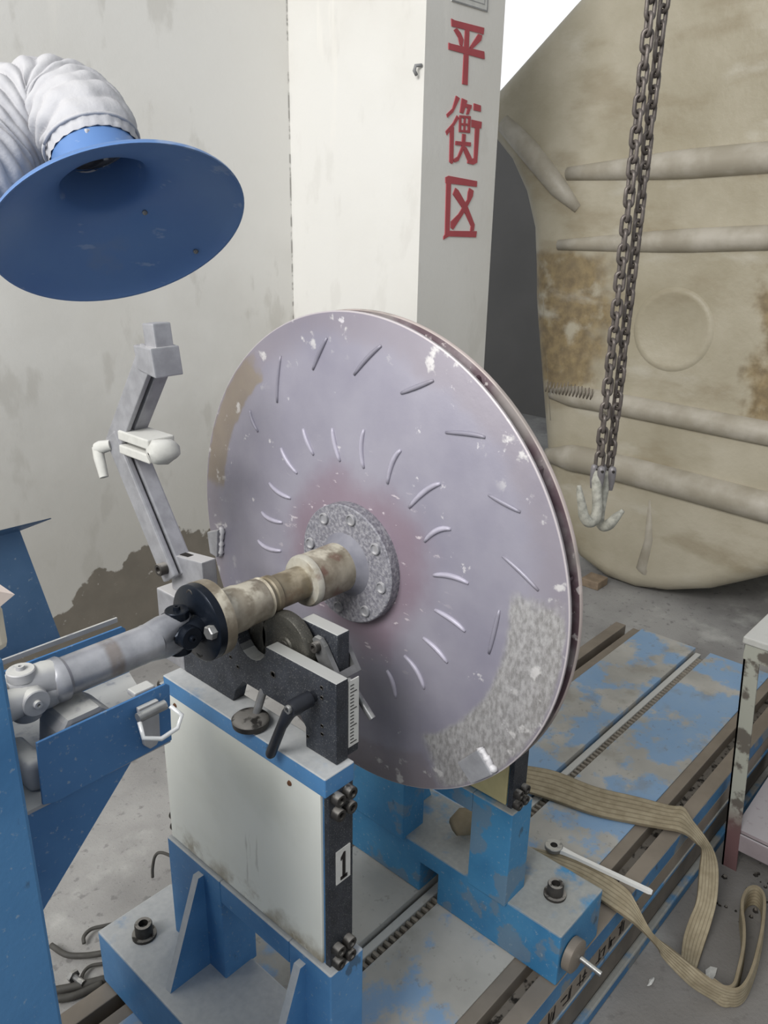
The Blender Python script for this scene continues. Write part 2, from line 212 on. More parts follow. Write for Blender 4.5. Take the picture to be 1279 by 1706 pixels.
# ---- webbing
m = N('woven_sling'); at = m.t.nodes.new('ShaderNodeAttribute'); at.attribute_name = 'across'; fr = m.op('ABSOLUTE', m.op('SUBTRACT', m.op('FRACT', m.mul(at.outputs['Fac'], 6.0)), .5))
col = m.mix(m.ss(m.noise(40, 5), .25, .75), c(146, 134, 110), c(172, 160, 135)); col = m.mix(m.mul(m.ss(fr, .28, .48), .6), col, c(112, 100, 80))
M['sling'] = m.done(col, .9, 0, m.noise(500, 2), .001, .5)
M['slingline'] = simple('sling_stitch_line', (118, 104, 80), .9)
# ---- hood and duct
m = N('hood_blue_enamel'); col = m.mix(m.ss(m.noise(6, 4), .3, .7), c(88, 122, 174), c(96, 130, 178))
col = m.mix(m.mul(m.ss(m.noise(26, 7, (.5, 1, 1.6)), .63, .68), .5), col, c(150, 166, 192)); col = m.mix(m.mul(m.ss(m.noise(8, 5), .6, .7), .3), col, c(120, 136, 160))
M['hood'] = m.done(col, .38, 0)
m = N('white_duct_fabric'); M['duct'] = m.done(m.mix(m.noise(30, 4), c(190, 189, 190), c(172, 171, 175)), .7, 0, m.noise(60, 5), .004, .4)
# ---------------------------------------------------------------- helpers: shapes and objects
V = Vector
class G:
    def __init__(s): s.v = []; s.f = []
    def add(s, vs, fs):
        k = len(s.v); s.v += [V(p) for p in vs]; s.f += [tuple(i + k for i in q) for q in fs]; return s
    def box(s, x0, x1, y0, y1, z0, z1, bev=0.0):
        if bev: return s.hull_bevel(x0, x1, y0, y1, z0, z1, bev)
        return s.add([(x0, y0, z0), (x1, y0, z0), (x1, y1, z0), (x0, y1, z0), (x0, y0, z1), (x1, y0, z1), (x1, y1, z1), (x0, y1, z1)],
                     [(0, 3, 2, 1), (4, 5, 6, 7), (0, 1, 5, 4), (1, 2, 6, 5), (2, 3, 7, 6), (3, 0, 4, 7)])
    def from_bm(s, bm):
        bm.verts.index_update(); s.add([v.co.copy() for v in bm.verts], [[v.index for v in f.verts] for f in bm.faces]); bm.free(); return s
    def hull_bevel(s, x0, x1, y0, y1, z0, z1, bev):
        bm = bmesh.new(); bmesh.ops.create_cube(bm, size=1)
        for v in bm.verts: v.co = V(((x0 + x1) / 2 + v.co.x * (x1 - x0), (y0 + y1) / 2 + v.co.y * (y1 - y0), (z0 + z1) / 2 + v.co.z * (z1 - z0)))
        bmesh.ops.bevel(bm, geom=bm.edges[:], offset=bev, segments=2, affect='EDGES', profile=.5)
        return s.from_bm(bm)
    def prism(s, pts, ax, a, b):
        """2-D outline (other two axes in x,y,z order) extruded along axis ax from a to b"""
        def P(p, k):
            q = list(p); q.insert(ax, k); return q
        n = len(pts)
        area2 = sum(pts[i][0] * pts[(i + 1) % n][1] - pts[(i + 1) % n][0] * pts[i][1] for i in range(n))
        flip = (area2 < 0) ^ (ax == 1) ^ (b < a)
        vs = [P(p, a) for p in pts] + [P(p, b) for p in pts]
        fs = [tuple(range(n))[::-1], tuple(range(n, 2 * n))] + [(i, (i + 1) % n, n + (i + 1) % n, n + i) for i in range(n)]
        if flip: fs = [q[::-1] for q in fs]
        return s.add(vs, fs)
    def tube(s, pts, rad, seg=12, cap=True):
        pts = [V(p) for p in pts]; n = len(pts)
        if not hasattr(rad, '__len__'): rad = [rad] * n
        t0 = (pts[1] - pts[0]).normalized(); u = t0.orthogonal().normalized(); vs = []; fs = []
        for i in range(n):
            t = (pts[min(i + 1, n - 1)] - pts[max(i - 1, 0)]).normalized()
            u = (u - t * u.dot(t)).normalized(); w = t.cross(u)
            for k in range(seg):
                a = 2 * math.pi * k / seg; vs.append(pts[i] + (u * math.cos(a) + w * math.sin(a)) * rad[i])
        for i in range(n - 1):
            for k in range(seg):
                k2 = (k + 1) % seg; fs.append((i * seg + k, i * seg + k2, (i + 1) * seg + k2, (i + 1) * seg + k))
        if cap: fs += [tuple(range(seg))[::-1], tuple(range((n - 1) * seg, n * seg))]
        return s.add(vs, fs)
    def lathe(s, prof, o, axis, seg=32, e1=None):
        """profile of (distance along axis, radius)"""
        o = V(o); ax = V(axis).normalized(); u = V(e1).normalized() if e1 else ax.orthogonal().normalized(); w = ax.cross(u); vs = []; fs = []; n = len(prof)
        for d, r in prof:
            for k in range(seg):
                a = 2 * math.pi * k / seg; vs.append(o + ax * d + (u * math.cos(a) + w * math.sin(a)) * r)
        for i in range(n - 1):
            for k in range(seg):
                k2 = (k + 1) % seg; fs.append((i * seg + k, i * seg + k2, (i + 1) * seg + k2, (i + 1) * seg + k))
        if prof[0][1] > 1e-5: fs.append(tuple(range(seg))[::-1])
        if prof[-1][1] > 1e-5: fs.append(tuple(range((n - 1) * seg, n * seg)))
        return s.add(vs, fs)
    def cyl(s, a, b, r, seg=20):
        a = V(a); b = V(b); return s.lathe([(0, r), ((b - a).length, r)], a, b - a, seg)
    def xf(s, fn): s.v = [V(fn(p)) for p in s.v]; return s
def link(o, parent=None):
    COL.objects.link(o)
    if parent: o.parent = parent
    return o
def worldloc(o):
    l = V((0, 0, 0))
    while o: l = l + o.location; o = o.parent
    return l
def obj(name, g, mat, parent=None, loc=None, smooth=None, fixn=False, thick=None, bev=None):
    """g in world coordinates; the origin goes to loc (default: the parent's origin)"""
    me = bpy.data.meshes.new(name)
    base = V(loc) if loc is not None else (worldloc(parent) if parent else V((0, 0, 0)))
    me.from_pydata([p - base for p in g.v], [], g.f); me.validate(); me.materials.append(M[mat] if isinstance(mat, str) else mat)
    if fixn or bev:
        bm = bmesh.new(); bm.from_mesh(me); bmesh.ops.recalc_face_normals(bm, faces=bm.faces[:])
        if bev:
            ed = [e for e in bm.edges if e.is_manifold and e.calc_face_angle(0) > .5]
            bmesh.ops.bevel(bm, geom=ed, offset=bev, segments=2, affect='EDGES', profile=.6, clamp_overlap=True)
        bm.to_mesh(me); bm.free()
    if getattr(g, 'attr', None):
        at = me.attributes.new('across', 'FLOAT', 'POINT'); at.data.foreach_set('value', g.attr)
    if smooth is not None: me.shade_smooth() if smooth is True else me.set_sharp_from_angle(angle=math.radians(smooth))
    if smooth is not None and smooth is not True:
        for p in me.polygons: p.use_smooth = True
        me.set_sharp_from_angle(angle=math.radians(smooth))
    o = bpy.data.objects.new(name, me); link(o, parent); o.location = base - (worldloc(parent) if parent else V((0, 0, 0)))
    if thick:
        md = o.modifiers.new('thickness', 'SOLIDIFY'); md.thickness = thick; md.offset = 0
    return o
def tag(o, label, cat, group=None):
    o['label'] = label; o['category'] = cat
    if group: o['group'] = group
    return o
def thing(name, label, cat, loc, group=None):
    o = bpy.data.objects.new(name, None); o.empty_display_size = .05; link(o); o.location = loc; return tag(o, label, cat, group)
def struct(o): o['kind'] = 'structure'; return o
def inst(o, parent, loc, rot=None):
    """another object sharing o's mesh; loc in world coordinates"""
    q = bpy.data.objects.new(o.name.split('.')[0], o.data); link(q, parent); q.location = V(loc) - worldloc(parent)
    if rot: q.rotation_euler = rot
    return q
def socket_bolt(g, p, ax, r, h):
    """socket-head cap screw: head standing h out of p along ax with a hex recess"""
    p = V(p); g.lathe([(0, r), (h * .92, r), (h, r * .92), (h, r * .55), (h * .45, r * .5), (h * .45, 0)], p, ax, 16); return g
def hex_bolt(g, p, ax, r, h):
    g.lathe([(0, r), (h * .85, r), (h, r * .85), (h, 0)], p, ax, 6); return g
# ---------------------------------------------------------------- setting
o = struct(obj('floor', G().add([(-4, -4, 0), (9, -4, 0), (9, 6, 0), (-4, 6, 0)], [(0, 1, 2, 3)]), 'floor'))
o = struct(obj('wall_left', G().box(-2.5, 2.003, 2.257, 2.45, 0, 3.3), 'wall'))
pil = struct(obj('wall_pillar', G().box(2.003, 2.378, 1.682, 2.45, 0, 3.3), 'pillar', loc=(2.19, 2.0, 0)))
struct(obj('wall_back', G().box(5.4, 5.5, -3, 5.5, 0, 2.05), 'dark'))
mw = N('bright_sky_pane'); mw.done((.9, .9, .9, 1)); mw.b.inputs['Emission Color'].default_value = (.95, .97, 1, 1); mw.b.inputs['Emission Strength'].default_value = .75; M['sky_pane'] = mw.m  # glowing pane added to stand in for bright sky over the back wall
struct(obj('sky_pane_1', G().box(5.42, 5.46, -3, 5.5, 2.05, 3.6), 'sky_pane'))
for ch in D['CHARS']:
    g = G()
    for k, st in enumerate(ch): g.prism(st, 1, 1.6795 - k * .00004, 1.683)
    q = obj('character', g, 'red', pil, fixn=True)
q = obj('notice_sheet', G().prism(D['NOTICE'], 1, 1.6795, 1.683), 'paper', pil, fixn=True)
(xa, za), (xb, zb) = D['NOTICE'][0], D['NOTICE'][1]
g = G()
for i_, w_ in ((.0, .004), (.016, .0022)):
    g.prism([(xa + i_, za + i_), (xb - i_, zb + i_), (xb - i_, zb + i_ + w_), (xa + i_, za + i_ + w_)], 1, 1.679, 1.6797)
    g.prism([(xb - i_ - w_, zb + i_), (xb - i_, zb + i_), (xb - i_, zb + .2), (xb - i_ - w_, zb + .2)], 1, 1.6789, 1.6797)
obj('printed_border', g, 'greyline', q, fixn=True)
obj('wall_hook', G().tube([(2.0, 1.69, 1.86), (1.985, 1.70, 1.858), (1.98, 1.70, 1.845), (1.99, 1.70, 1.835)], .005, 8), 'greyline', pil, smooth=True)
# ---------------------------------------------------------------- machine bed
BX0, BX1, BT = -.55, 2.30, .22
bed = thing('machine_bed', 'long low blue machine bed with bare steel slots and a toothed rack down its middle', 'machine bed', (.9, .755, 0))
g = G().prism([(.455, 0), (.455, .012), (.485, .012), (.485, .112), (.472, .118), (.472, .215), (1.04, .215), (1.04, .118), (1.028, .112), (1.028, .012), (1.055, .012), (1.055, 0)], 0, BX0, BX1)
g = G().box(BX0, BX1, .478, 1.034, .0, .172)
obj('bed_body', g, 'bedside', bed)
for y0, y1 in ((.470, .503), (1.005, 1.040)): obj('outer_rail', G().box(BX0, BX1, y0, y1, .178, BT, .0015), 'rail', bed)
for y0, y1 in ((.530, .555), (.955, .980)): obj('inner_rail', G().box(BX0, BX1, y0, y1, .17, BT - .001, .0015), 'rail', bed)
for y0, y1 in ((.503, .530), (.980, 1.005)): obj('slot_floor', G().box(BX0, BX1, y0, y1, .16, .186), 'slot', bed)
for y0, y1 in ((.555, .733), (.778, .955)): obj('top_plate', G().box(BX0, BX1 + .012, y0, y1, .17, BT + .001, .0012), 'bedplate', bed)
obj('channel_floor', G().box(BX0, BX1, .733, .778, .165, .196), 'slot', bed)
obj('dust_strip', G().box(BX0, BX1, .755, .772, .19, .212, .002), 'white_dust', bed)
obj('edge_strip', G().box(BX0, BX1, .4695, .476, .178, .2185), 'bluebed', bed)
scale = obj('scale_strip', G().box(BX0, BX1, .4685, .478, .135, .1775), 'rail', bed)
obj('lower_flange', G().box(BX0, BX1, .462, .478, .0, .03, .004), 'bluebed', bed)
obj('middle_flange', G().box(BX0, BX1, .466, .478, .122, .133, .002), 'bluebed', bed)
# hand-inked characters along the scale strip
for x in (.93, .975, 1.03, 1.085, 1.155, 1.195, 1.24, 1.29):
    g = G(); rn = random.Random(int(x * 1000))
    for k in range(6):
        a = rn.random() * .024 - .012; b = .141 + rn.random() * .026; h = rn.random() < .5; l = .010 + rn.random() * .012; sl = rn.uniform(-.004, .004)
        if h: g.prism([(x + a - l / 2, b), (x + a + l / 2, b + sl), (x + a + l / 2, b + sl + .003), (x + a - l / 2, b + .003)], 1, .4679, .4686)
        else: g.prism([(x + a, .142), (x + a + .003, .142), (x + a + .003 + sl, .142 + l * 1.5), (x + a + sl, .142 + l * 1.5)], 1, .4679, .4686)
    obj('ink_mark', g, 'ink', scale, fixn=True)
# rack teeth
M['tooth'] = simple('dusty_rack_tooth', (150, 142, 130), .5, .2, .25, 60)
t0 = None; x = .38; n = 0
while x < BX1 - .02:
    if t0 is None: t0 = obj('rack_tooth', G().prism([(-.0058, .0), (.0058, .0), (.0054, .008), (.0038, .0125), (.0, .0145), (-.0038, .0125), (-.0054, .008)], 1, .740, .755).xf(lambda p: (p.x + .38, p.y, p.z + .196)), 'tooth', bed, loc=(.38, .7475, .196))
    else: inst(t0, bed, (x, .7475, .196))
    x += .0155
# ---------------------------------------------------------------- bearing pedestals
def pedestal(mir, label, num):
    fx = (lambda x: x) if not mir else (lambda x: 1.59 - x)
    B = lambda x0, x1, *a: G().box(min(fx(x0), fx(x1)), max(fx(x0), fx(x1)), *a)
    bl = 'blue' if not mir else 'bluefar'
    sx = -1 if not mir else 1
    p = thing('bearing_pedestal', label, 'pedestal', (fx(.58), .755, BT), 'pedestals of the balancing machine')
    out = [(.470, .222), (.733, .222), (.733, .292), (.777, .292), (.777, .222), (1.044, .222), (1.044, .332), (.470, .332)]
    obj('base_plate', G().prism(out, 0, fx(.462), fx(.606)), bl, p, fixn=True, bev=.003)
    obj('leg', B(.553, .615, .578, .660, .328, .527, .002), bl, p); obj('leg', B(.553, .615, .815, .952, .328, .527, .002), bl, p)
    obj('crossbar', B(.553, .615, .660, .815, .486, .527, .002), bl, p)
    for y in (.632, .862):
        obj('gusset', G().prism([(fx(.478), .332), (fx(.554), .332), (fx(.554), .512), (fx(.543), .512)], 1, y - .006, y + .007), bl, p, fixn=True)
    obj('body', B(.563, .600, .596, .942, .527, .804), bl, p)
    for xx, nm in ((.558, 'cream'), (.6005, 'cream' if not mir else 'cream')):
        pn = obj('panel', B(xx, xx + .005, .599, .945, .530, .803, .001), 'cream' if not mir else 'cream_old', p)
        for yy, zz in ((.905, .790), (.655, .790)):
            e = xx if xx < .58 else xx + .005; dx = -1 if xx < .58 else 1
            if mir: dx = -dx
            obj('screw', G().lathe([(0, .004), (.002, .003), (.002, 0)], (fx(e), yy, zz), (dx, 0, 0), 10), 'rust', pn)
    for y0, y1, ys in ((.588, .597, -1), (.943, .951, 1)):
        sp = obj('side_plate', B(.562, .604, y0, y1, .527, .806, .001), 'black', p)
        yb = y0 if ys < 0 else y1
        for zz in (.795, .773, .552, .530):
            for xx in (.573, .593):
                obj('cap_screw', socket_bolt(G(), (fx(xx), yb, zz + .002), (0, ys, 0), .0085, .011), 'bolt', sp, smooth=40)
        if num and ys < 0:
            pl = obj('number_plate', B(.573, .598, y0 - .0015, y0, .660, .712), 'paper', p)
            obj('numeral', G().prism([(.5835, .667), (.5885, .667), (.5885, .706), (.5855, .706), (.5805, .700), (.5805, .695), (.5835, .697)], 1, y0 - .0022, y0 - .0014), 'ink', pl, fixn=True)
            obj('numeral_foot', G().box(.580, .592, y0 - .0022, y0 - .0014, .664, .669), 'ink', pl)
    obj('top_rail', B(.556, .606, .588, .928, .804, .832, .0015), bl, p)
    for y in (.527, .980):
        xx = .511 if not mir else .533
        b = obj('anchor_bolt', socket_bolt(G(), (fx(xx), y, .336), (0, 0, 1), .0145, .022), 'bolt', p, smooth=40)
        obj('washer', G().cyl((fx(xx), y, .331), (fx(xx), y, .337), .020), 'bolt', b, smooth=40)
    if mir:
        k = obj('clamp_knob', G().lathe([(0, .010), (.002, .030), (.016, .030), (.018, .026), (.018, 0)], (1.020, .470, .272), (0, -1, 0), 28), 'rust', p, smooth=40)
        k.data.materials[0] = M['rail']
        obj('tommy_bar', G().tube([(1.030, .452, .262), (1.03, .412, .257)], .005, 10), 'steel', k, smooth=40)
    else:
        obj('lifting_eye', G().tube([(.60 + .0, .80 + .014 * math.cos(a / 12 * 6.283), .476 + .014 * math.sin(a / 12 * 6.283)) for a in range(13)], .004, 8), 'steel', p, smooth=True)
    return p
ped1 = pedestal(False, 'near blue bearing pedestal with a clean cream panel and the number plate 1', True)
ped2 = pedestal(True, 'far blue bearing pedestal standing behind the impeller, with a clamp knob on its foot', False)
# ---------------------------------------------------------------- roller saddles
def saddle(mir, label):
    fx = (lambda x: x) if not mir else (lambda x: 1.59 - x)
    B = lambda x0, x1, *a: G().box(min(fx(x0), fx(x1)), max(fx(x0), fx(x1)), *a)
    s = thing('roller_saddle', label, 'bearing', (fx(.594), .755, .832))
    notch = [(.755 + .030 * math.cos(a), .947 - .030 * math.sin(a)) for a in [math.pi - k * math.pi / 10 for k in range(11)]]
    out = [(.597, .833), (.652, .833), (.652, .862), (.662, .874), (.775, .874), (.793, .853), (.800, .833), (.913, .833), (.913, .947), (.785, .947)][:10]
    out = out + [(y, z) for y, z in reversed(notch)][1:-1] + [(.725, .947), (.597, .947)]
    obj('front_plate', G().prism(out, 0, fx(.584), fx(.604)), 'black', s, fixn=True, bev=.0012)
    obj('rear_plate', G().prism([(.62, .833), (.89, .833), (.89, .92), (.62, .92)], 0, fx(.628), fx(.636)), 'black', s, fixn=True)
    for y in (.715, .795):
        r = obj('roller', G().lathe([(0, .0), (0, .012), (.002, .014), (.002, .030), (0, .034), (0, .043), (.003, .045), (.015, .045), (.018, .042), (.018, 0)], (fx(.606), y, .9422), (1 if not mir else -1, 0, 0), 40), 'rollerface', s, smooth=35)
        obj('axle', G().cyl((fx(.605), y, .9422), (fx(.627), y, .9422), .008, 14), 'bolt', r, smooth=40)
    for y, z in ((.712, .912), (.80, .902), (.622, .932), (.622, .918), (.622, .878), (.622, .866), (.648, .850), (.785, .893)):
        R = .005 if abs(y - .712) < .01 else .0028
        obj('bolt_hole', G().lathe([(0, R), (.0006, R), (.0006, R * .7), (-.002, R * .6), (-.002, 0)], (fx(.584), y, z), (-1 if not mir else 1, 0, 0), 12), 'bolt', s)
    obj('side_block', B(.606, .626, .600, .650, .833, .928, .002), 'black', s)
    obj('clevis_block', B(.628, .650, .640, .706, .833, .978, .002), 'black', s)
    cl = G()
    for x0, x1 in ((.619, .626), (.652, .659)):
        cl.prism([(.680, .958), (.672, .968), (.662, .968), (.654, .960), (.628, .922), (.640, .912), (.652, .914)], 0, fx(x0), fx(x1))
    cl.prism([(.628, .922), (.640, .912), (.646, .920), (.634, .930)], 0, fx(.626), fx(.652))
    cv = obj('clevis', cl, 'steel', s, fixn=True)
    obj('clevis_pin', socket_bolt(G(), (fx(.619), .666, .957), (-1 if not mir else 1, 0, 0), .007, .008), 'bolt', cv, smooth=40)
    obj('pin_end', G().cyl((fx(.619), .666, .957), (fx(.668), .666, .957), .004, 12), 'bolt', cv, smooth=40)
    obj('swing_bolt', G().tube([(fx(.640), .640, .920), (fx(.640), .590, .876)], .0048, 12), 'steel', s, smooth=40)
    k = obj('adjusting_knob', G().lathe([(0, .022), (.001, .024), (.009, .025), (.012, .022), (.014, .012), (.015, 0)], (fx(.565), .738, .834), (0, 0, 1), 32), 'bolt', s, smooth=35)
    obj('knob_stem', G().cyl((fx(.572), .738, .84), (fx(.590), .738, .88), .0055, 12), 'steel', k, smooth=40)
    lv = obj('clamp_lever', G().tube([(fx(.585), .636, .914), (fx(.578), .636, .914), (fx(.577), .636, .914), (fx(.550), .638, .912), (fx(.546), .638, .912)], [.007, .007, .010, .0105, .009], 14), 'plastic', s, smooth=40)
    obj('lever_handle', G().tube([(fx(.555), .636, .914), (fx(.548), .642, .904), (fx(.545), .652, .882), (fx(.543), .672, .834), (fx(.543), .674, .830)], [.0085, .0085, .0065, .0068, .005], 12), 'plastic', lv, smooth=40)
    obj('lever_screw', socket_bolt(G(), (fx(.547), .638, .913), (-1 if not mir else 1, 0, 0), .0055, .005), 'steel', lv, smooth=40)
    if not mir:
        st = obj('scale_plate', G().box(.606, .624, .5985, .6, .846, .940), 'paper', s)
        g = G()
        for k_ in range(18): g.box(.609, .609 + (.011 if k_ % 5 == 0 else .006), .5979, .5986, .851 + k_ * .0048, .8519 + k_ * .0048)
        obj('graduation', g, 'ink', st)
    return s
sad1 = saddle(False, 'black roller saddle with a plastic clamp lever on top of the near pedestal')
sad2 = saddle(True, 'roller saddle on the far pedestal, hidden behind the impeller')
# ---------------------------------------------------------------- hold-down arm on the near saddle
arm = thing('hold_down_arm', 'raised dusty aluminium jointed arm standing at the left end of the near saddle', 'arm', (.60, .93, .833))
obj('foot_block', G().box(.584, .618, .9145, .972, .833, .948, .002), 'alu', arm)
obj('bracket', G().prism([(.872, .9485), (.952, .9485), (.952, .972), (.948, 1.003), (.874, 1.013)], 0, .598, .622), 'alu', arm, fixn=True, bev=.0015)
obj('bracket_slot', G().prism([(.915, 1.0068), (.935, 1.0048), (.935, 1.0058), (.915, 1.0078)], 0, .604, .614), 'ink', arm, fixn=True)
def bar(p, q, w, x0, x1, e0=0, e1=0):
    p = V((p[0], p[1])); q = V((q[0], q[1])); t = (q - p).normalized(); n = V((-t.y, t.x)) * w / 2; p = p - t * e0; q = q + t * e1
    return G().prism([tuple(p + n), tuple(p - n), tuple(q - n), tuple(q + n)], 0, x0, x1)
PIV, JNT, TOP = (.942, .985), (1.052, 1.152), (.950, 1.288)
for x0, x1, w in ((.582, .592, .034), (.596, .621, .032)):
    obj('lower_bar', bar(PIV, JNT, w, x0, x1, .014, .012), 'alu', arm, fixn=True, bev=.003)
    obj('upper_bar', bar(JNT, TOP, w, x0 + .0012, x1 - .0012, .012, .006), 'alu', arm, fixn=True, bev=.002)
obj('end_block', G().prism([(.924, 1.262), (.965, 1.268), (.972, 1.300), (.930, 1.300)], 0, .5805, .6235), 'alu', arm, fixn=True, bev=.002)
obj('end_stub', G().prism([(.930, 1.285), (.957, 1.285), (.962, 1.328), (.936, 1.330)], 0, .590, .617), 'alu', arm, fixn=True, bev=.002)
obj('pivot_bolt', socket_bolt(G(), (.582, .940, .990), (-1, 0, 0), .009, .012), 'bolt', arm, smooth=40)
for z0, z1, nm in ((1.160, 1.174, 'upper_jaw'), (1.140, 1.153, 'lower_jaw')):
    obj(nm, G().box(.580, .6225, .955, 1.032, z0, z1, .002), 'white_dust', arm)
rnj = random.Random(2)
obj('plaster_lump', G().lathe([(0, .001), (.003, .012), (.010, .0165), (.024, .018), (.036, .0165), (.042, .011), (.044, .001)], (.577, .950, 1.156), (1, 0, 0), 14).xf(lambda p: p + V((0, rnj.uniform(-.002, .002), rnj.uniform(-.002, .002)))), 'white_dust', arm, smooth=50)
obj('joint_block', G().box(.60, .63, 1.03, 1.085, 1.140, 1.170, .002), 'white_dust', arm)
lk = obj('locking_lever', G().tube([(.584, 1.060, 1.146), (.574, 1.072, 1.142), (.570, 1.078, 1.140)], [.008, .010, .008], 12), 'white_dust', arm, smooth=40)
obj('lever_grip', G().tube([(.572, 1.077, 1.142), (.569, 1.070, 1.128), (.566, 1.056, 1.102)], [.008, .008, .0065], 10), 'white_dust', lk, smooth=40)
# ---------------------------------------------------------------- impeller and its shaft
AX = V((0, .755, .998)); XF = .775
imp = thing('impeller', 'large lilac grey double-disc impeller on a rusty shaft, resting across the two pedestals', 'impeller', (XF, .755, .998))
obj('front_plate', G().lathe([(0, .02), (0, .3485), (.0012, .350), (.0045, .350), (.006, .3485), (.006, .02)], (XF, .755, .998), (1, 0, 0), 160), 'disc', imp, smooth=50)
obj('back_plate', G().lathe([(.025, .02), (.025, .3488), (.0262, .350), (.030, .350), (.030, .02)], (XF, .755, .998), (1, 0, 0), 160), 'discin', imp, smooth=50)
for k in range(16):
    a0 = math.radians(22.5 * k + 8); pts = []
    for i in range(9):
        t = i / 8; r = .165 + t * .178; a = a0 - .75 * t ** 1.0; pts.append((r * math.cos(a), r * math.sin(a)))
    g = G(); vs = []; fs = []
    for sgn in (-.0018, .0018):
        for (p, q) in pts:
            rr = math.hypot(p, q); px_, py_ = -q / rr * sgn, p / rr * sgn
            for x in (XF + .006, XF + .025): vs.append((x, .755 + p + px_, .998 + q + py_))
    n = len(pts)
    for i in range(n - 1):
        a = 2 * i; fs += [(a, a + 1, a + 3, a + 2), (2 * n + a, 2 * n + a + 2, 2 * n + a + 3, 2 * n + a + 1)]
    fs += [(2 * n - 2, 2 * n - 1, 4 * n - 1, 4 * n - 2), (0, 2 * n, 2 * n + 1, 1)]
    obj('vane', g.add(vs, fs), 'discin', imp, fixn=True)
def bez(p, n=8):
    a, b, c_ = [V(q) for q in p]; b = b * 2 - (a + c_) / 2
    return [a * (1 - t) ** 2 + b * 2 * t * (1 - t) + c_ * t * t for t in [i / n for i in range(n + 1)]]
M['bead'] = simple('pale_weld_bead', (176, 172, 186), .45, .1, .15, 40)
for rows, R in ((D['INNER'], .0040), (D['OUTER'], .0034)):
    for l in rows:
        pts = bez([(XF - .0002, y, z) for y, z in l]); n = len(pts)
        obj('weld_bead', G().tube(pts, [R * (.35 + .65 * math.sin(math.pi * min(1, max(0, (i + .3) / (n - .4)))) ** .5) for i in range(n)], 6), 'bead' if rows is D['INNER'] else 'disc', imp, smooth=True)
hf = obj('hub_flange', G().lathe([(0, .03), (0, .0865), (.0015, .088), (.018, .088), (.018, .03)], (.757, .755, .998), (1, 0, 0), 64), 'hub', imp, smooth=40)
for k in range(8):
    a = math.radians(45 * k + 10)
    obj('rivet', G().lathe([(-.0005, .0085), (-.0035, .0083), (-.004, .0066), (-.0015, .0058), (-.0015, 0)], (.757, .755 + .072 * math.cos(a), .998 + .072 * math.sin(a)), (1, 0, 0), 16), 'alu', hf, smooth=40)
sh = [(.530, .0), (.530, .030), (.566, .030), (.575, .028), (.600, .028), (.603, .026), (.606, .028), (.609, .024), (.613, .024), (.615, .026), (.622, .026), (.625, .023), (.674, .023), (.674, .034), (.678, .0365), (.683, .0365), (.684, .0355), (.740, .0355), (.760, .0355), (.760, .02), (.815, .02), (.816, .034), (.86, .034), (.862, .023), (1.05, .023), (1.05, 0)]
obj('shaft', G().lathe(sh, (0, .755, .998), (1, 0, 0), 40), 'shaft', imp, smooth=40)
obj('weld_collar', G().lathe([(.743, .0358), (.747, .038), (.752, .041), (.7572, .047), (.7572, .03)], (0, .755, .998), (1, 0, 0), 40), 'primer', imp, smooth=60)
obj('back_hub', G().lathe([(.815, .03), (.815, .088), (.830, .088), (.830, .03)], (0, .755, .998), (1, 0, 0), 48), 'hub', imp, smooth=40)
g = G().prism([(1.094, .951), (1.063, .963), (1.070, .911), (1.089, .913)], 0, XF - .012, XF); w = obj('balance_weight', g, 'alu', imp, fixn=True, bev=.002)
g = G().prism([(.547, .764), (.516, .800), (.490, .774), (.522, .742)], 0, XF - .010, XF); obj('balance_weight', g, 'alu', imp, fixn=True, bev=.0015)
M['weldwhite'] = simple('white_weld_spatter', (214, 212, 214), .6, .1, .15, 90)
for (y0, z0), (y1, z1) in (((.516, .802), (.490, .776)), ((1.062, .965), (1.070, .912))):
    g = G().tube([(XF - .003, y0 + (y1 - y0) * i / 14 + random.uniform(-.0012, .0012), z0 + (z1 - z0) * i / 14 + random.uniform(-.0012, .0012)) for i in range(15)], [.0045 + random.uniform(-.0012, .0022) for i in range(15)], 8)
    obj('weld_seam', g, 'weldwhite', imp, smooth=True)
# ---------------------------------------------------------------- cardan shaft
car = thing('cardan_shaft', 'grey tubular cardan shaft with a black bolted flange, driving the impeller shaft', 'drive shaft', (.40, .755, 1.0))
fl = obj('coupling_flange', G().lathe([(.498, .018), (.502, .046), (.504, .0485), (.514, .0485), (.514, .018)], (0, .755, 1.0), (1, 0, 0), 48), 'blackoil', car, smooth=35)
obj('flange_rim', G().lathe([(.514, .0), (.514, .049), (.529, .048), (.530, .030), (.530, 0)], (0, .755, 1.0), (1, 0, 0), 48), 'shaft', car, smooth=35)
for k, a in enumerate((80, 262, 352, 174)):
    a = math.radians(a); y, z = .755 + .037 * math.cos(a), 1.0 + .037 * math.sin(a)
    if k == 3: hex_bolt(gb := G(), (.503, y, z), (-1, 0, 0), .009, .010); obj('flange_bolt', gb, 'steel', fl)
    else: obj('bolt_hole', G().lathe([(0, .0068), (-.001, .0066), (-.001, .005), (.004, .0045), (.004, 0)], (.502, y, z), (1, 0, 0), 16), 'bolt', fl, smooth=40)
